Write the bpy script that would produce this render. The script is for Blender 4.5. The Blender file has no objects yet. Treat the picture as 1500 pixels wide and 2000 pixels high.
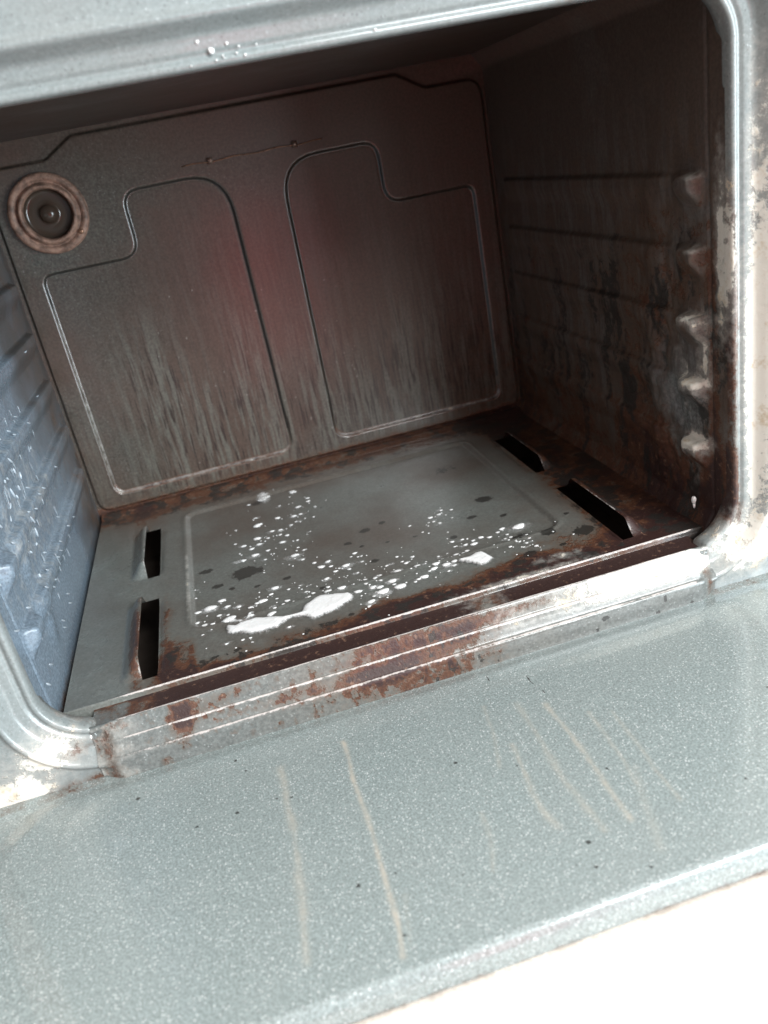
import bpy, math, random, json
import numpy as np
from mathutils import Vector
S = bpy.context.scene
C = S.collection
rad = math.radians

# ------------------------------------------------------------------ camera
cd = bpy.data.cameras.new('camera')
cam = bpy.data.objects.new('camera', cd); C.objects.link(cam)
cam.location = (0.1534, -0.4361, 0.2838)
cam.rotation_euler = (1.14573, 0.18170, -0.24557)
cd.sensor_fit = 'VERTICAL'; cd.sensor_height = 24.0; cd.lens = 24.0*1582.24/2000
cd.clip_start = 0.01; cd.clip_end = 200
cd.dof.use_dof = True; cd.dof.focus_distance = 0.56; cd.dof.aperture_fstop = 5.0
S.camera = cam

# ------------------------------------------------------------------ light
w = bpy.data.worlds.new('World'); S.world = w; w.use_nodes = True
bg = w.node_tree.nodes['Background']
_n = w.node_tree; _tc = _n.nodes.new('ShaderNodeTexCoord'); _sx = _n.nodes.new('ShaderNodeSeparateXYZ'); _n.links.new(_tc.outputs['Generated'], _sx.inputs[0])
_mr = _n.nodes.new('ShaderNodeMapRange'); _mr.inputs[1].default_value = -0.1; _mr.inputs[2].default_value = 0.9; _mr.inputs[3].default_value = 0.14; _mr.inputs[4].default_value = 1.22
_n.links.new(_sx.outputs[2], _mr.inputs[0]); _n.links.new(_mr.outputs[0], bg.inputs[1])
bg.inputs[0].default_value = (0.83, 0.78, 0.74, 1)
def area(name, loc, target, sx, sy, power, col):
    l = bpy.data.lights.new(name, 'AREA'); l.shape = 'RECTANGLE'; l.size = sx; l.size_y = sy
    l.energy = power; l.color = col
    o = bpy.data.objects.new(name, l); C.objects.link(o); o.location = loc
    d = Vector(target)-Vector(loc); o.rotation_euler = d.to_track_quat('-Z', 'Y').to_euler()
    return o
area('window_light', (1.15, -1.70, 1.35), (0.2, 0.0, 0.1), 0.9, 0.9, 68, (0.95, 0.99, 1.0))
area('low_window_light', (1.75, -1.60, 0.10), (0.2, 0.1, 0.1), 1.0, 1.3, 66, (0.80, 0.93, 1.0))
_b = area('shirt_fill_light', (-0.75, -0.12, 0.62), (.27, -.54, .08), .35, .35, 2.3, (1.0, .97, .94)); _b.data.spread = rad(46)  # added fill lamp, brightens the unseen shirt for its reflection
S.view_settings.view_transform = 'Standard'; S.view_settings.look = 'None'
S.view_settings.exposure = 0.10; S.view_settings.gamma = 1.0; S.view_settings.use_curve_mapping = False
S.render.engine = 'CYCLES'

DATA = json.loads('''{"drops": [[0.1627, 0.3065, 14.6666], [0.1896, 0.3038, 10.6666], [0.1473, 0.3008, 3.7333], [0.2021, 0.2788, 3.7333], [0.2015, 0.271, 4.2666], [0.1905, 0.2634, 5.3333], [0.1748, 0.2786, 2.6666], [0.1504, 0.2642, 3.7333], [0.1694, 0.2506, 5.8666], [0.184, 0.2453, 5.3333], [0.1904, 0.2458, 3.7333], [0.1505, 0.2456, 8.5333], [0.184, 0.2318, 3.2], [0.1789, 0.2271, 4.0], [0.1613, 0.225, 4.8], [0.1685, 0.2232, 4.2666], [0.1471, 0.2176, 7.4666], [0.1563, 0.2129, 3.7333], [0.1672, 0.213, 3.7333], [0.1726, 0.2078, 4.8], [0.1476, 0.2051, 5.3333], [0.1406, 0.1996, 5.3333], [0.1343, 0.2097, 5.3333], [0.1278, 0.2186, 3.2], [0.1535, 0.1881, 4.2666], [0.1669, 0.1965, 5.8666], [0.1795, 0.1925, 3.2], [0.1779, 0.178, 2.6666], [0.182, 0.1704, 3.2], [0.1422, 0.1857, 6.9333], [0.132, 0.1813, 5.8666], [0.1495, 0.1725, 3.2], [0.1731, 0.1644, 8.5333], [0.1783, 0.1536, 3.7333], [0.1306, 0.248, 2.6666], [0.2003, 0.2318, 2.6666], [0.1926, 0.2032, 1.6], [0.2053, 0.2542, 2.6666], [0.186, 0.142, 4.8], [0.1898, 0.1317, 7.4666], [0.1965, 0.1378, 5.3333], [0.197, 0.1284, 4.2666], [0.2079, 0.1226, 7.4666], [0.2186, 0.1391, 4.8], [0.2149, 0.1349, 2.6666], [0.2198, 0.1316, 2.6666], [0.2092, 0.1154, 4.2666], [0.1989, 0.1183, 4.8], [0.2142, 0.106, 3.2], [0.1904, 0.1103, 5.3333], [0.189, 0.097, 4.2666], [0.1874, 0.0878, 8.0], [0.1977, 0.0848, 8.0], [0.2073, 0.074, 6.9333], [0.221, 0.1218, 3.2], [0.1771, 0.0942, 4.2666], [0.1726, 0.0991, 3.2], [0.1732, 0.0865, 3.7333], [0.1607, 0.1107, 3.7333], [0.151, 0.1183, 8.0], [0.147, 0.1104, 4.8], [0.1399, 0.1034, 9.0666], [0.1357, 0.1026, 5.3333], [0.1303, 0.0993, 4.8], [0.1574, 0.0939, 5.3333], [0.1539, 0.0867, 3.2], [0.1474, 0.0837, 3.7333], [0.1441, 0.077, 8.5333], [0.1506, 0.1014, 3.2], [0.1221, 0.1054, 5.3333], [0.1137, 0.1104, 5.8666], [0.1102, 0.1219, 7.4666], [0.1069, 0.1004, 4.8], [0.101, 0.1147, 12.2666], [0.0917, 0.1137, 6.4], [0.0907, 0.0984, 5.3333], [0.096, 0.0922, 5.8666], [0.1022, 0.0866, 4.8], [0.1134, 0.0976, 3.7333], [0.1141, 0.0858, 11.7333], [0.1298, 0.0827, 6.4], [0.0944, 0.0753, 3.2], [0.1101, 0.0542, 3.7333], [0.1213, 0.0534, 3.7333], [0.1266, 0.0532, 3.2], [0.1538, 0.0528, 3.7333], [0.1009, 0.0794, 2.1333], [0.2166, 0.0926, 3.7333], [0.2235, 0.0859, 4.2666], [0.2152, 0.0819, 3.7333], [0.2184, 0.0732, 5.8666], [0.2131, 0.0549, 5.8666], [0.2103, 0.0493, 3.2], [0.2268, 0.0932, 2.6666], [0.2197, 0.0658, 3.7333], [0.0909, 0.1377, 2.6666], [0.0907, 0.1521, 2.1333], [0.1459, 0.1497, 2.1333], [0.1698, 0.1113, 2.1333], [0.1744, 0.1073, 1.6], [0.1816, 0.1028, 1.6], [0.3028, 0.1741, 3.2], [0.2988, 0.1673, 4.8], [0.2903, 0.1654, 4.8], [0.3106, 0.1699, 3.7333], [0.2906, 0.1565, 3.2], [0.2942, 0.1509, 3.7333], [0.2866, 0.1572, 2.6666], [0.2709, 0.1606, 3.2], [0.277, 0.143, 2.6666], [0.306, 0.1542, 2.6666], [0.3331, 0.111, 5.8666], [0.3282, 0.1074, 4.2666], [0.3456, 0.1065, 13.3333], [0.3331, 0.0998, 3.7333], [0.3336, 0.094, 3.7333], [0.3292, 0.0942, 3.2], [0.3354, 0.0794, 3.2], [0.3388, 0.0745, 3.7333], [0.3435, 0.0804, 3.2], [0.3428, 0.0662, 4.2666], [0.3262, 0.0758, 3.7333], [0.3345, 0.0697, 2.6666], [0.344, 0.0868, 3.2], [0.3199, 0.1034, 5.3333], [0.3139, 0.107, 5.8666], [0.3056, 0.0996, 6.9333], [0.3071, 0.1053, 4.2666], [0.2998, 0.1022, 4.8], [0.3003, 0.1118, 4.2666], [0.2922, 0.1128, 4.8], [0.2973, 0.092, 4.8], [0.2933, 0.0883, 4.2666], [0.288, 0.0905, 5.8666], [0.2914, 0.1038, 3.2], [0.2829, 0.0964, 2.1333], [0.2767, 0.0891, 3.7333], [0.2755, 0.0957, 3.2], [0.2649, 0.0931, 2.1333], [0.2694, 0.0815, 6.9333], [0.2757, 0.0762, 8.0], [0.2827, 0.0778, 6.4], [0.2807, 0.0719, 5.3333], [0.2746, 0.0663, 3.2], [0.2659, 0.0754, 6.9333], [0.2624, 0.0741, 3.2], [0.2562, 0.0676, 8.5333], [0.2518, 0.0669, 4.8], [0.2485, 0.0645, 3.2], [0.2565, 0.0882, 6.9333], [0.2625, 0.0852, 2.1333], [0.2511, 0.0996, 5.3333], [0.2489, 0.1035, 3.7333], [0.2579, 0.1065, 4.8], [0.2472, 0.1136, 3.7333], [0.2365, 0.1041, 3.7333], [0.2417, 0.0909, 7.4666], [0.2338, 0.0748, 8.5333], [0.2338, 0.0692, 4.2666], [0.2369, 0.0635, 12.2666], [0.2264, 0.0806, 4.2666], [0.2235, 0.0711, 6.4], [0.2186, 0.0741, 6.4], [0.2242, 0.0636, 11.7333], [0.2235, 0.0859, 4.2666], [0.2282, 0.0923, 4.2666], [0.2131, 0.0549, 7.4666], [0.2105, 0.0502, 3.2], [0.2166, 0.0612, 3.7333], [0.2171, 0.0923, 3.2], [0.2157, 0.0816, 3.7333], [0.2092, 0.0733, 4.2666], [0.221, 0.1218, 3.2], [0.3345, 0.08, 2.1333], [0.3446, 0.0629, 1.3333], [0.3716, 0.0953, 2.1333], [0.3293, 0.0861, 2.6666]], "puddle_a": [[0.111, 0.0765], [0.1136, 0.078], [0.1182, 0.0743], [0.1213, 0.0765], [0.1273, 0.0771], [0.1332, 0.0767], [0.1427, 0.0731], [0.151, 0.0682], [0.1567, 0.0669], [0.1647, 0.0673], [0.1666, 0.0734], [0.1701, 0.0765], [0.1769, 0.081], [0.1813, 0.0827], [0.189, 0.0802], [0.1947, 0.0778], [0.2024, 0.0753], [0.2043, 0.0676], [0.2018, 0.0627], [0.1951, 0.0594], [0.1873, 0.0549], [0.1771, 0.0529], [0.1701, 0.0521], [0.1663, 0.0583], [0.1568, 0.0608], [0.1517, 0.0589], [0.1472, 0.0537], [0.1406, 0.0547], [0.1348, 0.0542], [0.1273, 0.0556], [0.1201, 0.0616], [0.1144, 0.062], [0.1109, 0.0669]], "puddle_b": [[0.2847, 0.0777], [0.2889, 0.0774], [0.2944, 0.0775], [0.2997, 0.0802], [0.3052, 0.0791], [0.3076, 0.0725], [0.3095, 0.0635], [0.3036, 0.0594], [0.2969, 0.0583], [0.2927, 0.0641], [0.2898, 0.0676], [0.2867, 0.071], [0.2843, 0.0731]], "puddle_c": [[0.2472, 0.0653], [0.2524, 0.0723], [0.2583, 0.0713], [0.2627, 0.0751], [0.2683, 0.0762], [0.2706, 0.0701], [0.2722, 0.0785], [0.2779, 0.0797], [0.2838, 0.0844], [0.2859, 0.0794], [0.2832, 0.0714], [0.2766, 0.0662], [0.2699, 0.0647], [0.265, 0.069], [0.2597, 0.0654], [0.2521, 0.0645], [0.248, 0.0626]], "puddle_d": [[0.1527, 0.3082], [0.1567, 0.3149], [0.164, 0.3193], [0.172, 0.3112], [0.1699, 0.2991], [0.165, 0.2914], [0.1595, 0.2899], [0.1565, 0.2996]], "puddle_e": [[0.1083, 0.0892], [0.1115, 0.0924], [0.1173, 0.089], [0.1203, 0.0822], [0.1245, 0.0797], [0.1281, 0.0868], [0.1336, 0.0867], [0.1305, 0.0802], [0.1277, 0.0768], [0.1213, 0.0765], [0.1137, 0.0799]], "spots": [[0.1329, 0.1587, 28], [0.2361, 0.176, 10], [0.2162, 0.1598, 8], [0.2258, 0.148, 5], [0.2303, 0.1179, 10], [0.1006, 0.1813, 12], [0.1086, 0.1486, 10], [0.1189, 0.1376, 6], [0.1384, 0.13, 6], [0.3419, 0.0896, 22], [0.3603, 0.082, 16], [0.3828, 0.0694, 26], [0.3323, 0.0575, 18], [0.3397, 0.1734, 16], [0.3205, 0.146, 8], [0.343, 0.1345, 8], [0.2959, 0.1192, 8], [0.2524, 0.1819, 6], [0.1628, 0.1302, 8], [0.1858, 0.0979, 8], [0.3372, 0.2274, 30], [0.3311, 0.2626, 30], [0.3676, 0.2486, 26], [0.1554, 0.3019, 10], [0.1966, 0.0457, 6], [0.1828, 0.0405, 8], [0.3216, 0.051, 16], [0.3604, 0.0573, 8], [0.2473, 0.144, 5], [0.2698, 0.1393, 5], [0.1531, 0.0199, 14], [0.3841, 0.1025, 7], [0.2557, 0.0384, 6]], "drips": [[[[0.1659, -0.0448], [0.1672, -0.0599], [0.1659, -0.0773], [0.1665, -0.0985], [0.1673, -0.1217], [0.1664, -0.1421], [0.1662, -0.1579], [0.1654, -0.1753], [0.1629, -0.1931]], 1.0, 1.0], [[[0.1276, -0.0502], [0.1277, -0.0766], [0.1278, -0.1004], [0.1265, -0.1249], [0.1253, -0.1499], [0.123, -0.1798]], 0.6, 1.6], [[[0.2866, -0.0671], [0.2877, -0.0856], [0.2882, -0.1071], [0.2878, -0.1286], [0.2874, -0.1482], [0.2872, -0.1646]], 0.75, 1.2], [[[0.2718, -0.0595], [0.2717, -0.0825], [0.2708, -0.1054], [0.2699, -0.1263], [0.2714, -0.1465], [0.2728, -0.1651]], 0.5, 1.5], [[[0.3053, -0.0855], [0.3052, -0.104], [0.3038, -0.1235], [0.3018, -0.1453]], 0.5, 1], [[[0.3172, -0.0905], [0.3168, -0.1166], [0.315, -0.1353], [0.3152, -0.1629]], 0.5, 1], [[[0.2555, -0.0911], [0.2531, -0.1184], [0.2509, -0.1428], [0.2536, -0.1548]], 0.6, 1.2], [[[0.2531, -0.0526], [0.2488, -0.0808], [0.2424, -0.1049]], 0.35, 1], [[[0.2222, -0.1316], [0.221, -0.149], [0.2156, -0.1665]], 0.35, 1], [[[0.3062, -0.1352], [0.2954, -0.1683], [0.2901, -0.1861]], 0.25, 2], [[[0.1722, -0.1635], [0.1674, -0.1897]], 0.2, 1]], "doorspots": [[0.1718, -0.149], [0.2014, -0.1633], [0.2594, -0.1832], [0.2627, -0.1691], [0.2518, -0.1076], [0.2934, -0.1296], [0.3501, -0.1644], [0.2813, -0.1926], [0.1023, -0.0315], [0.1076, -0.043], [0.0559, -0.0082], [-0.0102, -0.0131], [0.1225, -0.0742], [0.1306, -0.0767], [0.0999, -0.0753], [0.0777, -0.0761], [0.2189, -0.0915], [0.2221, -0.0908], [0.3138, -0.1421], [0.4032, -0.1105], [0.0443, -0.0382], [0.1668, -0.1833], [0.1531, -0.1493], [0.2514, -0.1788]], "cracks": [[[0.2675, -0.017], [0.2676, -0.0214], [0.2652, -0.0249], [0.2648, -0.0306]], [[0.2879, -0.0359], [0.2872, -0.0437], [0.2881, -0.0465]], [[0.2892, -0.0516], [0.2907, -0.0557], [0.2898, -0.0608]]], "dashes": [[[0.1157, 0.1445], [0.1258, 0.1369]], [[0.139, 0.1315], [0.1401, 0.1259]], [[0.1528, 0.1235], [0.1505, 0.1185]], [[0.136, 0.1193], [0.1368, 0.1147]], [[0.1482, 0.1133], [0.1695, 0.1043]], [[0.1649, 0.1052], [0.188, 0.0956]], [[0.1503, 0.1053], [0.1698, 0.0979]], [[0.1161, 0.1239], [0.1196, 0.1157]], [[0.0986, 0.1303], [0.0937, 0.1267]], [[0.105, 0.1179], [0.0999, 0.1155]], [[0.0934, 0.1136], [0.0899, 0.1096]], [[0.1139, 0.1022], [0.1206, 0.094]], [[0.1365, 0.0862], [0.1356, 0.0785]], [[0.0641, 0.119], [0.0696, 0.1139]], [[0.1146, 0.1056], [0.1213, 0.1029]], [[0.1328, 0.1006], [0.14, 0.0978]], [[0.1969, 0.1463], [0.2145, 0.1414]], [[0.1554, 0.1536], [0.1776, 0.1466]], [[0.1523, 0.1507], [0.1713, 0.1451]], [[0.2086, 0.1257], [0.2052, 0.1242]], [[0.1333, 0.1539], [0.1402, 0.1518]], [[0.2001, 0.0686], [0.2204, 0.0598]], [[0.2313, 0.0542], [0.2441, 0.0489]], [[0.1954, 0.0608], [0.2187, 0.0509]], [[0.1461, 0.0691], [0.1861, 0.0505]], [[0.1323, 0.0676], [0.1416, 0.0634]], [[0.1531, 0.058], [0.1631, 0.0534]], [[0.1361, 0.0604], [0.1513, 0.0533]], [[0.1089, 0.0636], [0.1191, 0.0586]], [[0.1146, 0.0529], [0.127, 0.0467]], [[0.1053, 0.0528], [0.1162, 0.0454]], [[0.081, 0.0638], [0.096, 0.0555]], [[0.1023, 0.065], [0.104, 0.0605]], [[0.0981, 0.0444], [0.0972, 0.0378]], [[0.0841, 0.0446], [0.0903, 0.0355]], [[0.1477, 0.0252], [0.1598, 0.0188]], [[0.1413, 0.0205], [0.1593, 0.0108]], [[0.1077, 0.0245], [0.1243, 0.0141]], [[0.1086, 0.0177], [0.1174, 0.0126]], [[0.0769, 0.025], [0.0847, 0.0203]], [[0.0491, 0.0241], [0.0576, 0.0186]], [[0.0291, 0.0229], [0.0395, 0.0138]], [[0.0146, 0.0696], [0.0273, 0.0635]], [[0.049, 0.0672], [0.0642, 0.0589]], [[0.1109, 0.1335], [0.1158, 0.1296]], [[0.1006, 0.1353], [0.1019, 0.132]], [[0.0788, 0.1], [0.0983, 0.0899]], [[0.0618, 0.1062], [0.0719, 0.1009]], [[0.1267, 0.0785], [0.1239, 0.0773]], [[0.2318, 0.0991], [0.2468, 0.094]], [[0.0401, 0.1042], [0.0477, 0.1006]], [[0.1048, 0.0815], [0.1069, 0.0787]], [[0.0222, 0.0989], [0.0268, 0.0939]], [[0.0842, 0.0779], [0.0851, 0.0755]], [[0.1237, 0.1162], [0.1253, 0.1127]], [[0.2454, -0.0086], [0.2427, -0.0111]], [[0.4312, 0.303], [0.5442, 0.3169]], [[0.1806, 0.1566], [0.2179, 0.1478]], [[0.2618, 0.1845], [0.3019, 0.1856]], [[0.2617, 0.1502], [0.2956, 0.1464]]]}''')
W, H, D = 0.46, 0.331, 0.3665
rng = np.random.RandomState(7)

# ------------------------------------------------------------------ helpers
def tag(o, label=None, cat=None, group=None, kind=None):
    if label: o['label'] = label
    if cat: o['category'] = cat
    if group: o['group'] = group
    if kind: o['kind'] = kind
    return o
def empty(name, loc=(0, 0, 0)):
    o = bpy.data.objects.new(name, None); C.objects.link(o); o.location = loc; o.empty_display_size = .05
    return o
def mesh(name, V, F, mat, parent=None, attrs=None, smooth=True):
    me = bpy.data.meshes.new(name)
    me.from_pydata([tuple(v) for v in V], [], F); me.update()
    if attrs:
        for k, a in attrs.items():
            at = me.attributes.new(k, 'FLOAT', 'POINT'); at.data.foreach_set('value', np.asarray(a, np.float32).ravel())
    me.polygons.foreach_set('use_smooth', [smooth]*len(me.polygons))
    me.materials.append(mat)
    o = bpy.data.objects.new(name, me); C.objects.link(o)
    if parent: o.parent = parent
    return o
def grid(name, P, mat, parent=None, attrs=None, keep=None, flip=False, wrap=False):
    """P: (nu, nv, 3) array of points -> one sheet mesh"""
    nu, nv = P.shape[:2]
    idx = np.arange(nu*nv).reshape(nu, nv)
    if wrap: idx = np.vstack([idx, idx[:1]])
    a = idx[:-1, :-1]; b = idx[1:, :-1]; c = idx[1:, 1:]; d = idx[:-1, 1:]
    q = np.stack([a, b, c, d] if not flip else [a, d, c, b], -1)
    if keep is not None: q = q[keep]
    q = q.reshape(-1, 4)
    me = bpy.data.meshes.new(name)
    me.vertices.add(nu*nv); me.vertices.foreach_set('co', P.reshape(-1).astype(np.float32))
    me.loops.add(q.size); me.loops.foreach_set('vertex_index', q.reshape(-1).astype(np.int32))
    me.polygons.add(len(q)); me.polygons.foreach_set('loop_start', (np.arange(len(q))*4).astype(np.int32))
    me.polygons.foreach_set('loop_total', np.full(len(q), 4, np.int32))
    me.update(calc_edges=True); me.validate()
    me.polygons.foreach_set('use_smooth', [True]*len(me.polygons))
    if attrs:
        for k, v in attrs.items():
            at = me.attributes.new(k, 'FLOAT', 'POINT'); at.data.foreach_set('value', np.asarray(v, np.float32).ravel())
    me.materials.append(mat)
    o = bpy.data.objects.new(name, me); C.objects.link(o)
    if parent: o.parent = parent
    return o
def ss(a, b, x):
    t = np.clip((x-a)/(b-a), 0, 1); return t*t*(3-2*t)
def gau(x, y, cx, cy, rx, ry): return np.exp(-((x-cx)/rx)**2-((y-cy)/ry)**2)
def seg_dist(X, Y, P, closed=True):
    P = np.array(P, float); Q = np.roll(P, -1, 0) if closed else P[1:]
    if not closed: P = P[:-1]
    best = np.full(X.shape, 1e9)
    for (ax, ay), (bx, by) in zip(P, Q):
        dx, dy = bx-ax, by-ay; L = dx*dx+dy*dy+1e-15
        t = np.clip(((X-ax)*dx+(Y-ay)*dy)/L, 0, 1)
        best = np.minimum(best, (X-ax-t*dx)**2+(Y-ay-t*dy)**2)
    return np.sqrt(best)
def inside(X, Y, P):
    P = np.array(P, float); r = np.zeros(X.shape, bool); n = len(P)
    for i in range(n):
        x1, y1 = P[i]; x2, y2 = P[(i+1) % n]
        c = ((y1 > Y) != (y2 > Y)) & (X < (x2-x1)*(Y-y1)/((y2-y1) if y2 != y1 else 1e-12)+x1)
        r ^= c
    return r
def sdist(X, Y, P): return np.where(inside(X, Y, P), 1, -1)*seg_dist(X, Y, P)   # positive inside
def roundpoly(pts, closed=True, n=7):
    out = []; m = len(pts)
    for i, (x, y, r) in enumerate(pts):
        if (not closed and i in (0, m-1)) or r <= 0: out.append((x, y)); continue
        p = np.array((x, y)); a = np.array(pts[i-1][:2]); b = np.array(pts[(i+1) % m][:2])
        u = (a-p)/np.linalg.norm(a-p); v = (b-p)/np.linalg.norm(b-p)
        ang = math.acos(np.clip(u@v, -1, 1)); d = min(r/math.tan(ang/2), .48*np.linalg.norm(a-p), .48*np.linalg.norm(b-p))
        A, B = p+u*d, p+v*d
        for k in range(n+1):
            t = k/n; out.append(tuple((1-t)**2*A+2*t*(1-t)*p+t*t*B))
    return out
def vnoise(X, Y, sx, sy, seed=0):
    r = np.random.RandomState(seed); G = r.rand(257, 257)
    x = X*sx+57.3; y = Y*sy+91.7; xi = np.floor(x).astype(int); yi = np.floor(y).astype(int)
    fx = x-xi; fy = y-yi; fx = fx*fx*(3-2*fx); fy = fy*fy*(3-2*fy)
    g = lambda i, j: G[i % 257, j % 257]
    return (g(xi, yi)*(1-fx)+g(xi+1, yi)*fx)*(1-fy)+(g(xi, yi+1)*(1-fx)+g(xi+1, yi+1)*fx)*fy
def fbm(X, Y, sx, sy, seed=0, o=4):
    s = 0; a = .5; t = 0
    for k in range(o): s = s+a*vnoise(X, Y, sx*2**k, sy*2**k, seed+k); t += a; a *= .55
    return s/t

# ------------------------------------------------------------------ materials
class NT:
    def __init__(s, name):
        s.m = bpy.data.materials.new(name); s.m.use_nodes = True; s.t = s.m.node_tree; s.n = s.t.nodes
        s.b = s.n['Principled BSDF']; s.co = s.n.new('ShaderNodeTexCoord').outputs['Object']
    def ln(s, a, b):
        if isinstance(a, (int, float)): b.default_value = a
        elif isinstance(a, tuple): b.default_value = a+(1,) if len(a) == 3 and len(b.default_value) == 4 else a
        else: s.t.links.new(a, b)
    def math(s, op, a, b=0.0, clamp=False):
        n = s.n.new('ShaderNodeMath'); n.operation = op; n.use_clamp = clamp; s.ln(a, n.inputs[0]); s.ln(b, n.inputs[1]); return n.outputs[0]
    def noise(s, scale, detail=4, rough=.55, vec=None, sc=None, dist=0):
        n = s.n.new('ShaderNodeTexNoise'); n.inputs['Scale'].default_value = scale; n.inputs['Detail'].default_value = detail
        n.inputs['Roughness'].default_value = rough; n.inputs['Distortion'].default_value = dist
        v = vec or s.co
        if sc:
            mp = s.n.new('ShaderNodeMapping'); s.ln(v, mp.inputs[0]); mp.inputs['Scale'].default_value = sc; v = mp.outputs[0]
        s.ln(v, n.inputs['Vector']); return n.outputs[0]
    def voro(s, scale):
        n = s.n.new('ShaderNodeTexVoronoi'); n.inputs['Scale'].default_value = scale; s.ln(s.co, n.inputs['Vector']); return n.outputs['Distance'], n.outputs['Color']
    def ramp(s, x, a, b, lo=0.0, hi=1.0):
        n = s.n.new('ShaderNodeMapRange'); n.interpolation_type = 'SMOOTHSTEP'; s.ln(x, n.inputs[0])
        n.inputs[1].default_value = a; n.inputs[2].default_value = b; n.inputs[3].default_value = lo; n.inputs[4].default_value = hi; return n.outputs[0]
    def mix(s, f, a, b):
        n = s.n.new('ShaderNodeMix'); n.data_type = 'RGBA'; s.ln(f, n.inputs[0]); s.ln(a, n.inputs[6]); s.ln(b, n.inputs[7]); return n.outputs[2]
    def mixf(s, f, a, b):
        n = s.n.new('ShaderNodeMix'); s.ln(f, n.inputs[0]); s.ln(a, n.inputs[2]); s.ln(b, n.inputs[3]); return n.outputs[0]
    def attr(s, name):
        n = s.n.new('ShaderNodeAttribute'); n.attribute_name = name; return n.outputs['Fac']
    def bump(s, h, strength, dist):
        n = s.n.new('ShaderNodeBump'); n.inputs['Strength'].default_value = strength; n.inputs['Distance'].default_value = dist; s.ln(h, n.inputs['Height']); s.t.links.new(n.outputs[0], s.b.inputs['Normal'])
    def sep(s):
        n = s.n.new('ShaderNodeSeparateXYZ'); s.ln(s.co, n.inputs[0]); return n.outputs

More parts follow.
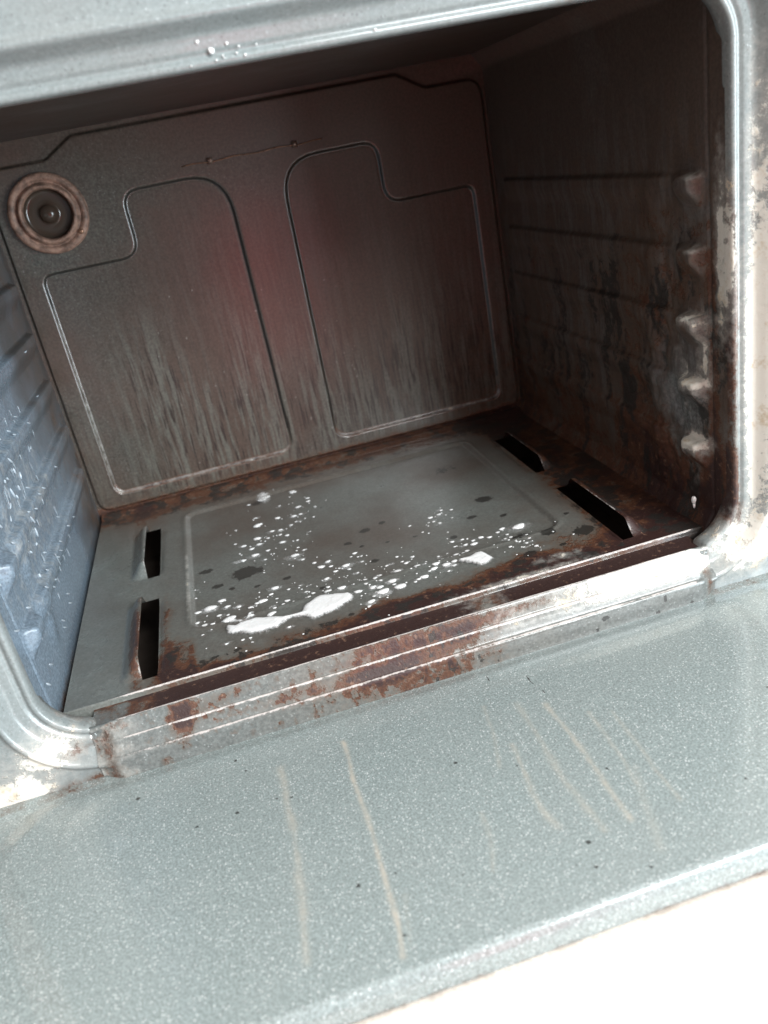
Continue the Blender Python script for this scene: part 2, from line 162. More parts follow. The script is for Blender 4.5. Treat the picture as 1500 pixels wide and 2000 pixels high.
RUST = (0.105, 0.039, 0.018); CHAR = (0.030, 0.010, 0.009); CREAM = (0.78, 0.74, 0.66)
def enamel(name, base, fleck=(.55, .58, .58), fleckamt=.5, dens=.30, rough=.25, film=(.060, .042, .034), filmamt=.5,
           streak=None, vs=560, ns=520, gr=.22, spec=.5, crough=.08, runk=(.5, 1.25, .75), gk=1.0, varf=.35, coat=0.0):
    k = NT(name)
    n1 = k.noise(ns, 2, .6); n2 = k.noise(9, 5, .6)
    lo = tuple(c*(1-varf) for c in base); hi = tuple(c*(1+varf) for c in base)
    col = k.mix(k.ramp(n1, .36, .64), lo, hi)
    d, vc = k.voro(vs); sepc = k.n.new('ShaderNodeSeparateColor'); k.ln(vc, sepc.inputs[0])
    f = k.math('MULTIPLY', k.ramp(d, .22, .42, 1, 0), k.ramp(sepc.outputs[0], 1-dens, 1-dens+.12))
    col = k.mix(k.math('MULTIPLY', f, fleckamt), col, fleck)
    dk = k.math('MULTIPLY', k.ramp(d, .2, .4, 1, 0), k.ramp(sepc.outputs[1], .90, .93)); col = k.mix(k.math('MULTIPLY', dk, .45), col, tuple(c*.35 for c in base))
    # greasy brown film, cloudy; also carries painted shade
    g = k.attr('grime_shade')
    fl = k.math('MULTIPLY', k.math('ADD', k.ramp(n2, .30, .72), k.math('MULTIPLY', g, 1.2)), filmamt, True)
    if streak:
        st = k.noise(1.0, 5, .62, sc=streak, dist=.25); st2 = k.noise(1.0, 3, .6, sc=tuple(2.3*q for q in streak))
        run = k.math('MULTIPLY', k.attr('runs'), k.ramp(st, .46, .60))
        run2 = k.math('MULTIPLY', k.attr('runs'), k.ramp(st2, .50, .66))
        col = k.mix(fl, col, film)
        col = k.mix(k.math('MULTIPLY', run, runk[0]), col, tuple(c*runk[1] for c in base))
        col = k.mix(k.math('MULTIPLY', run2, runk[2]), col, (.026, .015, .012))
    else:
        col = k.mix(fl, col, film)
    gv = k.n.new('ShaderNodeVectorMath'); gv.operation = 'SCALE'; k.ln(col, gv.inputs[0]); k.ln(k.ramp(k.noise(420, 3, .75), .32, .68, 1-gr, 1+gr), gv.inputs['Scale']); col = gv.outputs[0]
    # soft drip film
    dr = k.attr('drip'); dn = k.noise(160, 4, .7)
    col = k.mix(k.math('MULTIPLY', dr, k.ramp(dn, .25, .75, .45, 1.0)), col, (.43, .405, .35))
    # baked-on rust / char
    r = k.attr('rust'); rn = k.noise(70, 6, .72); rn2 = k.noise(420, 3, .7)
    t = k.math('ADD', r, k.math('ADD', k.math('MULTIPLY', k.math('SUBTRACT', rn, .5), 1.5), k.math('MULTIPLY', k.math('SUBTRACT', rn2, .5), .7)))
    rf = k.math('MULTIPLY', k.ramp(t, .42, .66), k.ramp(r, .02, .15))
    halo = k.math('MULTIPLY', k.ramp(t, .05, .62), k.ramp(r, .02, .22)); col = k.mix(k.math('MULTIPLY', halo, .62), col, (.115, .068, .042))
    rc = k.mix(k.ramp(t, .60, 1.05), RUST, CHAR)
    rc = k.mix(k.ramp(k.noise(230, 3, .7), .58, .72, 0, .55), rc, (.30, .17, .11))
    col = k.mix(k.math('MULTIPLY', rf, .93), col, rc)
    # burnt dark spots; also shade painted on recess edges and floor
    b = k.attr('burn_shade'); bt = k.math('ADD', b, k.math('MULTIPLY', k.math('SUBTRACT', k.noise(190, 4, .75), .5), 1.4)); bf = k.math('MULTIPLY', k.ramp(bt, .42, .55), k.ramp(b, .03, .12))
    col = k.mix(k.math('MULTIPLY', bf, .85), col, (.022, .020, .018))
    # cream mineral residue; also highlights painted on frame, bevels and ledges
    c = k.attr('resid_light'); cn = k.noise(120, 6, .7); ct = k.math('ADD', c, k.math('MULTIPLY', k.math('SUBTRACT', cn, .5), 1.6))
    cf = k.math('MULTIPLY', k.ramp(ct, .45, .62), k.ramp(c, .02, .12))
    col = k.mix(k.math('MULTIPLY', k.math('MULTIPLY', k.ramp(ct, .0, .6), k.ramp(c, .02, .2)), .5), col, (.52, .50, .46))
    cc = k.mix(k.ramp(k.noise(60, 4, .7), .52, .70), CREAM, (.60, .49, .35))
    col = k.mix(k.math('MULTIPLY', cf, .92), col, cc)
    br = k.attr('edge_glint'); bw = k.ramp(k.math('ADD', br, k.math('MULTIPLY', k.math('SUBTRACT', k.noise(300, 3, .7), .5), .8)), .35, .6)  # highlights painted as pale lines along crests and slot edges
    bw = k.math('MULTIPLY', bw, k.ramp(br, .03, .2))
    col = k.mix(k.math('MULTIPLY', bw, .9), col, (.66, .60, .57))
    k.ln(col, k.b.inputs['Base Color'])
    rg = k.mixf(rf, k.math('ADD', rough-.06, k.math('MULTIPLY', k.noise(35, 4, .6), .14)), .62)
    rg = k.mixf(cf, rg, .75); rg = k.mixf(bw, rg, .22); rg = k.mixf(k.math('MULTIPLY', fl, .5), rg, .5)
    k.ln(rg, k.b.inputs['Roughness'])
    hgt = k.math('ADD', k.math('MULTIPLY', k.noise(240, 2, .5), .10), k.math('ADD', k.math('MULTIPLY', rf, k.math('ADD', .3, rn2)), k.math('MULTIPLY', cf, k.math('ADD', .4, cn))))
    hgt = k.math('ADD', hgt, k.math('MULTIPLY', k.math('ADD', bf, f), .12))
    k.bump(hgt, .8, .0006)
    k.b.inputs['Coat Weight'].default_value = coat; k.b.inputs['Coat Roughness'].default_value = crough
    k.b.inputs['Specular IOR Level'].default_value = spec
    return k.m
def plain(name, col, rough=.5, metal=0, bumpk=0, var=.15, sc=60, spec=.5):
    k = NT(name); n = k.noise(sc, 5, .65)
    k.ln(k.mix(k.ramp(n, .3, .7), tuple(c*(1-var) for c in col), tuple(min(1, c*(1+var)) for c in col)), k.b.inputs['Base Color'])
    k.b.inputs['Roughness'].default_value = rough; k.b.inputs['Metallic'].default_value = metal; k.b.inputs['Specular IOR Level'].default_value = spec
    if bumpk: k.bump(k.noise(sc*4, 4, .6), .7, bumpk)
    return k.m

M_back = enamel('back_enamel', (.078, .078, .066), fleckamt=.25, dens=.16, rough=.26, film=(.076, .050, .037), filmamt=.85, streak=(190, 1, 13), coat=.9, spec=.6, crough=.20, runk=(.7, 1.7, 1.0))
M_side = enamel('side_enamel', (.16, .17, .17), fleckamt=.15, dens=.15, rough=.33, film=(.088, .060, .047), filmamt=.85, streak=(1, 150, 22))
M_left = enamel('left_wall_enamel', (.150, .195, .240), fleckamt=.10, dens=.2, rough=.24, film=(.060, .058, .058), filmamt=.85, varf=.10)  # blue base paints in the window light falling on this wall
M_ceil = enamel('ceiling_enamel', (.11, .105, .105), fleckamt=.15, dens=.15, rough=.35, filmamt=.9)
M_floor = enamel('floor_enamel', (.168, .186, .174), fleckamt=.12, dens=.15, gr=.12, coat=.4, crough=.12, rough=.24, film=(.110, .092, .078), filmamt=.7, varf=.12)
M_rim = enamel('rim_enamel', (.225, .255, .255), fleckamt=.18, dens=.25, rough=.22, film=(.25, .22, .20), filmamt=.25, varf=.07, gr=.06, coat=.4)
M_sill = enamel('sill_enamel', (.155, .175, .175), fleckamt=.4, dens=.25, rough=.22, film=(.15, .135, .115), filmamt=.35, varf=.08, coat=.3)
M_door = enamel('speckled_door_enamel', (.240, .286, .284), fleck=(.74, .78, .78), fleckamt=.75, dens=.30, rough=.25, film=(.30, .31, .30), filmamt=.20, varf=.27, vs=820, ns=900, gr=.06, coat=.8)
M_white = enamel('white_enamel', (.74, .69, .63), fleckamt=0, rough=.35, film=(.74, .66, .58), filmamt=.35, varf=.02)
M_dark = plain('dark_chamber_metal', (.10, .075, .06), .8)
M_lring = plain('lamp_ring_ceramic', (.25, .15, .11), .55, 0, .0008, .6, 110)
M_cab = plain('cabinet_steel', (.30, .31, .31), .4)
M_wire = plain('copper_brown_wire', (.30, .17, .11), .35, .6, .0003, .5, 200)

oven = empty('oven'); tag(oven, 'dirty grey enamel oven with rust stains, open with its speckled door folded down', 'oven')

# ------------------------------------------------------------------ front frame (rim swept round the opening)
def contour(s, n_arc=24, step=.0012):
    """points of the rounded rectangle of the opening, grown outward by s; constant topology"""
    rb, rt = .030, .030
    out = []; nrm = []
    def line(a, b, L, nn):
        k = max(2, int(L/step))
        for i in range(k):
            t = i/k; out.append((a[0]+(b[0]-a[0])*t, a[1]+(b[1]-a[1])*t)); nrm.append(nn)
    def arc(cx, cz, r, a0, a1):
        for i in range(n_arc):
            a = rad(a0+(a1-a0)*i/n_arc); out.append((cx+(r+s)*math.cos(a), cz+(r+s)*math.sin(a))); nrm.append((math.cos(a), math.sin(a)))
    line((rb, -s), (W-rb, -s), W-2*rb, (0, -1)); arc(W-rb, rb, rb, -90, 0)
    line((W+s, rb), (W+s, H-rt), H-rb-rt, (1, 0)); arc(W-rt, H-rt, rt, 0, 90)
    line((W-rt, H+s), (rt, H+s), W-2*rt, (0, 1)); arc(rt, H-rt, rt, 90, 180)
    line((-s, H-rt), (-s, rb), H-rb-rt, (-1, 0)); arc(rb, rb, rb, 180, 270)
    return np.array(out)
prof = [(.004, .016), (.0005, .013), (0, .008), (0, .004), (.0004, .0016), (.0012, .0004), (.0024, 0), (.0036, .0004), (.0046, .0014), (.0054, .0020),
        (.0064, .0016), (.0072, .0006), (.0084, 0), (.0115, -.0002), (.0135, -.0008), (.0150, -.0026), (.0170, -.0058), (.0188, -.0086), (.0200, -.0098), (.0212, -.0100),
        (.0224, -.0092), (.0236, -.0078), (.0248, -.0072), (.0262, -.0070), (.030, -.0070)]
rows = [np.column_stack([contour(s)[:, 0], np.full(len(contour(s)), y), contour(s)[:, 1]]) for s, y in prof]
base = rows[-1]; cen = np.array((W/2, -.007, .17)); X0, X1, Z0, Z1 = -.10, .56, -.040, .47
d = base-cen
with np.errstate(divide='ignore'):
    tx = np.where(d[:, 0] > 0, (X1-cen[0])/d[:, 0], np.where(d[:, 0] < 0, (X0-cen[0])/d[:, 0], 1e9))
    tz = np.where(d[:, 2] > 0, (Z1-cen[2])/d[:, 2], np.where(d[:, 2] < 0, (Z0-cen[2])/d[:, 2], 1e9))
t = np.minimum(np.abs(tx), np.abs(tz)); outer = cen+d*t[:, None]; outer[:, 1] = -.007
for k in range(1, 31): rows.append(base+(outer-base)*(k/30.0)**1.2)
rows.append(outer+np.array((0, .028, 0)))
P = np.stack(rows, 1)
X, Z = P[..., 0].copy(), P[..., 2].copy(); Y = P[..., 1]
P[..., 2] -= .0065*ss(.0235, .0255, X)*ss(.4385, .4365, X)*(Z < .02)*(Z > -.012)
n = fbm(X, Z, 60, 60, 3)
rust = .55*gau(X, Z, W+.001, .02, .006, .035)+.45*gau(X, Z, W+.000, .17, .004, .05)+.5*gau(X, Z, -.030, -.028, .02, .006)+.45*gau(X, Z, .012, -.010, .012, .004)+.35*gau(X, Z, .44, .333, .05, .004)+.5*gau(X, Z, .02, -.03, .03, .004)
rust += .30*(Y > .001)*(ss(.0, .012, Y))*(Z < .2)+.25*ss(.30, .40, X)*(np.abs(Z-.332) < .004)
rust += .6*np.exp(-((X-W+.0005)/.0045)**2)*ss(.26, .18, Z)*ss(.0, .02, Z)*(.5+n)
rust += .5*gau(X, Z, W+.012, -.006, .020, .012)*n
rust += .35*gau(X, Z, .004, -.006, .014, .010)*n
resid_light = .85*gau(X, Z, W+.006, -.005, .028, .020)+.55*gau(X, Z, W+.014, .12, .010, .09)+.95*gau(X, Z, -.032, -.026, .026, .012)+.42*ss(.466, .474, X)*ss(.33, .25, Z)*ss(.0, .03, Z)+.75*gau(X, Z, W-.001, .19, .004, .05)*(Y > -.0005)+.75*gau(X, Z, -.004, -.004, .022, .014)  # residue, plus glare painted white on right face and lower left corner
burn_shade = np.zeros_like(X)
for i in range(46):
    sx = W+rng.uniform(.010, .06); sz = rng.uniform(-.02, .30); r_ = rng.uniform(.0006, .0016); burn_shade = np.maximum(burn_shade, gau(X, Z, sx, sz, r_, r_*rng.uniform(.7, 1.6)))
grid('front_frame', P, M_rim, oven, dict(rust=rust, resid_light=resid_light, burn_shade=burn_shade, grime_shade=.1*n), wrap=True, flip=False)

# ------------------------------------------------------------------ cavity back wall
D1 = roundpoly([(.0245, .0185, .010), (.206, .0185, .014), (.204, .2885, .036), (.1125, .2885, .015), (.1125, .2335, .017), (.0245, .2335, .010)])
D2 = [(W-x, z) for x, z in D1]
OUT = roundpoly([(.0035, .0045, .012), (W-.0035, .0045, .012), (W-.0045, .3245, .016), (.402, .3245, .010), (.376, .3395, .008), (.084, .3395, .008), (.058, .3245, .010), (.0045, .3245, .016)])
u = np.linspace(-.001, W+.001, 463); v = np.linspace(-.012, .347, 360)
X, Z = np.meshgrid(u, v, indexing='ij')
s1 = sdist(X, Z, D1); s2 = sdist(X, Z, D2); so = sdist(X, Z, OUT)
h = -.0030*ss(-.0016, .0016, s1)-.0030*ss(-.0016, .0016, s2)-.0032*ss(.0012, -.0014, so)
h += -.0010*np.exp(-(s1/.0012)**2)-.0010*np.exp(-(s2/.0012)**2)
h += .0008*(fbm(X, Z, 9, 9, 11)-.5)
low = ss(.20, .02, Z)
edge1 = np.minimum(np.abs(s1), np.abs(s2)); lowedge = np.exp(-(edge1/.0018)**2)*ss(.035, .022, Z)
rust = 1.0*lowedge*(.6+.5*fbm(X, Z, 90, 30, 4))+.85*ss(.012, -.002, Z+.006*(fbm(X, Z, 50, 1, 8)-.5))+.35*ss(.05, .0, Z)*fbm(X, Z, 220, 8, 21)+.25*ss(.33, .44, X)*ss(.25, .05, Z)
runs = (.25+.75*ss(.19, .09, Z+.09*(vnoise(X, Z, 26, 3, 9)-.5)+.04*(vnoise(X, Z, 90, 4, 19)-.5)))*ss(-.01, .02, Z)*ss(.33, .19, Z)*np.clip(.35+ss(.04, .10, X), 0, 1)
grime_shade = .25+.5*ss(.05, .34, X)*ss(.0, .30, Z)+.25*ss(.28, .34, Z)+.9*gau(X, Z, .165, .13, .05, .055)+.5*gau(X, Z, .31, .10, .05, .06)-.45*gau(X, Z, .03, .24, .06, .07)
burn_shade = 1.0*np.exp(-(edge1/.0011)**2)*ss(.034, .046, Z)*np.clip(1-ss(.030, .023, X)*ss(.21, .19, Z), 0, 1)+.62*np.exp(-(so/.0011)**2)*ss(.02, .05, Z)  # recess edges darkened: bevel shade painted into the colour
resid_light = .40*np.exp(-(edge1/.0011)**2)*(ss(.035, .020, Z)+.8*ss(.030, .023, X)*ss(.02, .05, Z)*ss(.22, .19, Z))  # left and lower bevels lightened: their lit edge is painted in
for i in range(45):
    sx = rng.uniform(.10, .30); sz = rng.uniform(.02, .20); r_ = rng.uniform(.0005, .0008); resid_light = np.maximum(resid_light, .42*gau(X, Z, sx, sz, r_, r_*rng.uniform(1, 2.2)))
yy = D-h
P = np.stack([X, yy, Z], -1)
back = grid('back_wall', P, M_back, oven, dict(rust=rust, runs=runs, grime_shade=grime_shade, resid_light=resid_light, burn_shade=burn_shade))
# thin retaining wire with its two clips
def tube(pts, r, n=8):
    V = []; F = []
    for i, p in enumerate(pts):
        p = Vector(p); q = Vector(pts[min(i+1, len(pts)-1)])-Vector(pts[max(i-1, 0)]); q.normalize()
        a = q.orthogonal().normalized(); b = q.cross(a)
        for k in range(n):
            t = 2*math.pi*k/n; V.append(p+a*r*math.cos(t)+b*r*math.sin(t))
    for i in range(len(pts)-1):
        for k in range(n): F.append((i*n+k, i*n+(k+1) % n, (i+1)*n+(k+1) % n, (i+1)*n+k))
    F.append(tuple(range(n))[::-1]); F.append(tuple((len(pts)-1)*n+k for k in range(n)))
    return V, F
wp = [(.169+.129*i/30, D-.0010-.0012*math.sin(math.pi*i/30), .2990+.0006*math.sin(i*.7)) for i in range(31)]
V, F = tube(wp, .0005); wire = mesh('retaining_wire', V, F, M_wire, back)
for cx in (.1947, .2722):
    V, F = [], []
    for j in range(9):
        a = math.pi*j/8
        for wdt in (-.0028, .0028):
            V.append((cx+wdt*(1-.25*math.sin(a)), D-.0004-.0026*math.sin(a), .2995+.0020*math.cos(a)))
    for j in range(8): F.append((2*j, 2*j+1, 2*j+3, 2*j+2))
    c = mesh('clip', V, F, plain('dull_clip_metal', (.26, .17, .13), .4, .4), wire)
    sm = c.modifiers.new('s', 'SOLIDIFY'); sm.thickness = .0008
# ------------------------------------------------------------------ side walls with pressed rack ledges
RZ = [.061, .105, .148, .191, .234]
def wall(x0, sgn, mat, right):
    u = np.linspace(.006, D+.003, 372); v = np.linspace(-.014, .347, 370)
    Yg, Z = np.meshgrid(u, v, indexing='ij')
    h = np.zeros_like(Z)
    for zk in RZ:
        f = ss(zk+.0022, zk-.0014, Z)*ss(zk-.022, zk-.006, Z)
        env = ss(.0255, .031, Yg)*ss(.349, .340, Yg)
        A = (.0032 if right else .0058)+(.0062 if right else .0030)*ss(.054, .044, Yg)
        dip = 1-.75*np.exp(-((Yg-.060)/.008)**2)
        h += A*env*f*dip
        h += .0030*np.exp(-((Yg-.085)/.010)**2-((Z-zk+.022)/.014)**2)
    h -= .0012*np.exp(-((Yg-.0225)/.0012)**2)
    h += .0014*(fbm(Yg, Z, 14, 14, 31 if right else 41)-.5)
    h *= ss(.006, .020, Yg)
    h += (.008 if right else .0)*ss(.012, -.006, Z)*ss(.006, .020, Yg)
    h += .010*ss(.330, .347, Z)*ss(.006, .03, Yg)
    nn = fbm(Yg, Z, 40, 14, 51)
    if right:
        lump = fbm(Yg, Z, 46, 30, 57); h += .0060*(np.abs(lump-.5)*2)**.8*gau(Yg, Z, .075, .10, .035, .11)*ss(.02, .03, Yg)
        rust = .02+.45*ss(.10, .0, Z)+.35*nn*ss(.30, .18, Z)+.55*np.exp(-((Yg-.020)/.006)**2)*ss(.24, .14, Z)+.35*gau(Yg, Z, .07, .02, .05, .03)
        rust -= .40*gau(Yg, Z, .055, .075, .02, .05)
        rust += .25*gau(Yg, Z, .10, .10, .05, .12)+.55*(fbm(Yg, Z, 30, 22, 55)-.42)*ss(.34, .26, Z)
        grime_shade = .55+.5*ss(.0, .3, Yg)-.6*gau(Yg, Z, .05, .09, .03, .07)-.3*gau(Yg, Z, .04, .21, .02, .03)
        burnw = .62*ss(.50, .62, fbm(Yg, Z, 38, 20, 58))*gau(Yg, Z, .085, .12, .05, .09)+.5*ss(.52, .62, fbm(Yg, Z, 60, 16, 59))*ss(.25, .15, Z)
        resid_light = np.zeros_like(Z)
        for zk, am in zip(RZ[:3], (.75, .60, .50)): resid_light += am*gau(Yg, Z, .036+.008*(am-.6), zk-.001, .014, .005)*(.6+.8*fbm(Yg, Z, 120, 120, 62))  # residue on ledges also paints their highlights
        for zk in RZ[3:]: resid_light += .40*gau(Yg, Z, .032, zk, .007, .003)
        resid_light += .35*ss(.50, .62, fbm(Yg, Z, 70, 26, 60))*gau(Yg, Z, .045, .10, .02, .07); resid_light += .85*gau(Yg, Z, .011, .190, .006, .05)+.45*gau(Yg, Z, .030, .12, .007, .02)
        runs = .8*ss(.32, .2, Z)*np.ones_like(Z)*.6
    else:
        rust = .55*ss(.004, -.008, Z)*ss(.16, .03, Yg)+.30*ss(.22, .33, Yg)*nn+.15*nn
        grime_shade = 1.3*ss(.16, .36, Yg+.25*Z)-.80+.3*ss(.15, .30, Z)  # rear and upper darkening mixes grime with painted shadow
        resid_light = .25*fbm(Yg, Z, 90, 90, 61)*gau(Yg, Z, .13, .10, .12, .06)*1.6
        runs = 0*Z; burnw = 0*Z
    P = np.stack([x0+sgn*h, Yg, Z], -1)
    return grid('side_wall', P, mat, oven, dict(rust=rust, grime_shade=grime_shade, resid_light=resid_light, runs=runs, burn_shade=burnw), flip=not right)
tag(wall(0.0, 1, M_left, False), 'side wall tinted pale blue-grey as if lit, flecked with wet cleaner')
tag(wall(W, -1, M_side, True), 'dark side wall caked in brown grease')
# ceiling
u = np.linspace(-.001, W+.001, 100); v = np.linspace(.004, D+.003, 120)
X, Yg = np.meshgrid(u, v, indexing='ij')
Zc = H+.001+.0125*ss(.010, .045, Yg)+.0006*(fbm(X, Yg, 20, 20, 71)-.5)
grid('ceiling', np.stack([X, Yg, Zc], -1), M_ceil, oven, dict(grime_shade=.6+0*X, rust=.18*fbm(X, Yg, 30, 30, 72)), flip=True)

# ------------------------------------------------------------------ floor panel with louvred slots
REC = roundpoly([(.0885, .088, .012), (.3715, .088, .012), (.3715, .313, .010), (.0885, .313, .010)])
SL = [(.038, .153), (.190, .296)]
SX0, SX1 = .0530, .0630
xs = np.unique(np.round(np.concatenate([np.linspace(.0035, W-.0035, 454), [SX0, SX1, W-SX0, W-SX1]]), 5))
ys = np.concatenate([np.arange(.0245, .0305, .0003), np.linspace(.031, D+.001, 337)])
X, Yg = np.meshgrid(xs, ys, indexing='ij')
def floor_h(X, Yg):
    sr = sdist(X, Yg, REC)
    h = -.0022*ss(-.0022, .0022, sr)
    h += .0006*np.exp(-((sr+.0036)/.0022)**2)
    xm = np.minimum(X, W-X)
    for a, b in SL:
        env = ss(a+.0015, a+.015, Yg)*ss(b-.0015, b-.015, Yg)
        h += .0110*env*ss(.038, .0515, xm)*(xm < SX0+.0002)
        h += -.0012*env*np.exp(-((xm-SX1)/.003)**2)*(xm > SX1-.0004)
    h += .0012*np.exp(-((Yg-.0266)/.0012)**2)-.0020*ss(.0256, .0245, Yg)
    h += .0007*(fbm(X, Yg, 12, 12, 81)-.5)
    h += .0030*ss(.350, .364, Yg)
    return h-.0010
Zf = floor_h(X, Yg)
xc = (xs[:-1]+xs[1:])/2; yc = (ys[:-1]+ys[1:])/2; XC, YC = np.meshgrid(xc, yc, indexing='ij')
XM = np.minimum(XC, W-XC); keep = np.ones(XC.shape, bool)
for a, b in SL:
    rr = .006; aa = a+rr-np.sqrt(np.clip(rr**2-np.clip(XM-SX0-(SX1-SX0)*.0, 0, rr)**2*0, 0, None))
    ins = (XM > SX0) & (XM < np.where(XC > W/2, .0612, SX1)) & (YC > a+.0045*((SX1-XM)/(SX1-SX0))**0*0+.002) & (YC < b-.002)
    cut = ((YC < a+.007) & (XM > SX1-(YC-a-.001)*1.2)) | ((YC > b-.007) & (XM > SX1-(b-.001-YC)*1.2))
    keep &= ~ins
n1 = fbm(X, Yg, 60, 60, 91); n2 = fbm(X, Yg, 22, 22, 92)
rust = 1.30*ss(.060, .026, Yg+.034*(n2-.5)+.006*np.abs(X-.24)/.2)*(.62+.6*n1)*ss(.045, .075, X)+.35*ss(.085, .04, Yg)*n1*ss(.26, .34, X)
rust += .9*gau(X, Yg, .238, .038, .020, .009)+.75*gau(X, Yg, .228, .027, .012, .006)+.85*gau(X, Yg, .072, .055, .012, .022)+.55*gau(X, Yg, .078, .036, .014, .010)
rust += .95*ss(.383, .41, X)*(.5+.7*n1)+.80*ss(.312, .345, Yg)*(.6+.5*n1)+.95*gau(X, Yg, .0490, .085, .006, .055)+.55*gau(X, Yg, .069, .10, .005, .07)*n1*1.4+.35*gau(X, Yg, .36, .05, .05, .02)
rust += .55*np.exp(-((X-.0865)/.003)**2)*ss(.09, .05, Yg)+.30*ss(.30, .42, X)*ss(.12, .04, Yg)*n1*1.5
rust += .40*np.exp(-((np.minimum(X, W-X)-.046)/.012)**2)*ss(.25, .30, Yg)+.4*ss(.075, .095, X)*ss(.10, .07, X)*ss(.20, .28, Yg)
rust -= .9*ss(.03, .0, Yg)*0
grime_shade = .15+.9*gau(X, Yg, .335, .255, .035, .022)+.30*gau(X, Yg, .20, .14, .12, .08)+.6*ss(.25, .34, Yg)+.6*ss(.37, .41, X)+.35*gau(X, Yg, .12, .25, .06, .06)-.2*ss(.08, .03, X)  # grime, with the shadow at the rear right painted in
burn_shade = np.zeros_like(X)
for (sx, sy, rx) in DATA['spots']:
    r = rx/2900*(1+.9*max(0, sy-.08)/.2); k_ = 1.0 if rx < 24 or sy < .2 else .0; burn_shade = np.maximum(burn_shade, k_*gau(X+.006*(n2-.5)*min(1, r/.004), Yg+.006*(n1-.5)*min(1, r/.004), sx, sy, r*1.15, r*.9))
burn_shade = np.maximum(burn_shade, .62*ss(.47, .60, fbm(X, Yg, 75, 75, 93))*np.maximum.reduce([ss(.312, .335, Yg), ss(.382, .40, X), ss(.060, .036, Yg)*ss(.06, .10, X), gau(X, Yg, .072, .055, .014, .024)])+.5*gau(X+.02*(n1-.5), Yg+.02*(n2-.5), .335, .262, .026, .014))  # burnt crust; last term paints the shaded cloud at rear right
resid_light = .5*gau(X, Yg, .32, .030, .05, .004)+.35*gau(X, Yg, .35, .043, .02, .006)+.35*np.exp(-((X-.0855)/.0016)**2)*ss(.09, .12, Yg)*ss(.24, .2, Yg)+.35*np.exp(-((Yg-.3175)/.0014)**2)*ss(.08, .10, X)*ss(.38, .34, X)
P = np.stack([X, Yg, Zf], -1)
# rolled front edge: extra rows going down
ex = [np.stack([X[:, 0], np.full(len(xs), yv), Zf[:, 0]+dz], -1)[:, None] for yv, dz in ((.0240, -.0075), (.0238, -.004), (.0239, -.0012))]
P = np.concatenate(ex+[P], 1)
pad = lambda a: np.concatenate([np.repeat(a[:, :1], 3, 1), a], 1)
keep = np.concatenate([np.ones((keep.shape[0], 3), bool), keep], 1)
edge_glint = .75*np.exp(-((np.minimum(X, W-X)-.0522)/.0008)**2)*(((Yg > .042) & (Yg < .150)) | ((Yg > .194) & (Yg < .292)))*(n1+.1)+.85*np.exp(-((Yg-.0262)/.0008)**2)*ss(.015, .05, X)*(.55+.8*n1)*ss(.45, .44, X)  # highlights of slot hoods and front edge painted pale
rust = rust*(1-.6*ss(.0280, .0272, Yg))
grime_shade = grime_shade+.5*ss(.075, .04, Yg)*n2
floorp = grid('floor_panel', P, M_floor, oven, dict(rust=pad(rust), grime_shade=pad(grime_shade), burn_shade=pad(burn_shade), resid_light=pad(resid_light), edge_glint=pad(edge_glint)), keep=keep)
# dark chamber under the slots
def box(x0, x1, y0, y1, z0, z1):
    V = [(x, y, z) for x in (x0, x1) for y in (y0, y1) for z in (z0, z1)]
    F = [(0, 1, 3, 2), (4, 6, 7, 5), (0, 4, 5, 1), (2, 3, 7, 6), (0, 2, 6, 4), (1, 5, 7, 3)]
    return V, F
V, F = box(-.004, W+.004, .012, D+.006, -.06, -.0135); F = F[:5]
mesh('burner_chamber', V, F, M_dark, oven, smooth=False)

# ------------------------------------------------------------------ front sill
SP = [(.0262, -.0030), (.020, -.0031), (.010, -.0030), (.0045, -.0026), (.0030, -.0020), (.0020, -.0010), (.0012, .0006), (.0002, .0017), (-.0009, .0012), (-.0018, -.0006),
      (-.0034, -.0040), (-.0046, -.0074), (-.0051, -.0084), (-.0058, -.0083), (-.0064, -.0084), (-.0070, -.0096), (-.0076, -.0112), (-.0096, -.0148), (-.0108, -.0168), (-.0118, -.0170), (-.0130, -.0172), (-.0137, -.0188), (-.0136, -.026), (-.0136, -.034)]
sp = []
for a, b in zip(SP[:-1], SP[1:]):
    m = max(1, int(math.dist(a, b)/.0008))
    for i in range(m): sp.append((a[0]+(b[0]-a[0])*i/m, a[1]+(b[1]-a[1])*i/m))
sp.append(SP[-1]); sp = np.array(sp)
xs2 = np.linspace(.0225, .4395, 560)
X = np.repeat(xs2[:, None], len(sp), 1); Yg = np.repeat(sp[None, :, 0], len(xs2), 0); Zg = np.repeat(sp[None, :, 1], len(xs2), 0)
ci = int(np.argmax(sp[:, 1])); m_ = len(sp)-ci
rp = np.array([(y, -s_) for s_, y in prof[6:]]); al = np.concatenate([[0], np.cumsum(np.linalg.norm(np.diff(rp, axis=0), axis=1))]); al /= al[-1]
fr = np.linspace(0, 1, m_)**.95; ry = np.interp(fr, al, rp[:, 0])-.0006; rz = np.interp(fr, al, rp[:, 1])+.0004
wend = .93*(1-ss(.0, .014, np.minimum(X[:, :1]-xs2[0], xs2[-1]-X[:, :1])))
Yg = Yg.copy(); Zg = Zg.copy(); Yg[:, ci:] += wend*(ry[None]-Yg[:, ci:]); Zg[:, ci:] += wend*(rz[None]-Zg[:, ci:])
wob = .0003*(fbm(X, Yg, 40, 40, 101)-.5)
n1 = fbm(X, Yg+Zg, 140, 60, 102); n2 = fbm(X, Yg*0, 60, 1, 103)
chan = ss(.0010, .0022, Yg)
rust = chan*(1.7+.3*n1)*ss(.035, .085, X+.02*(n1-.5))*(1-.75*gau(X, 0, .285, 0, .016, 1))
face = ss(.0, -.001, Yg)
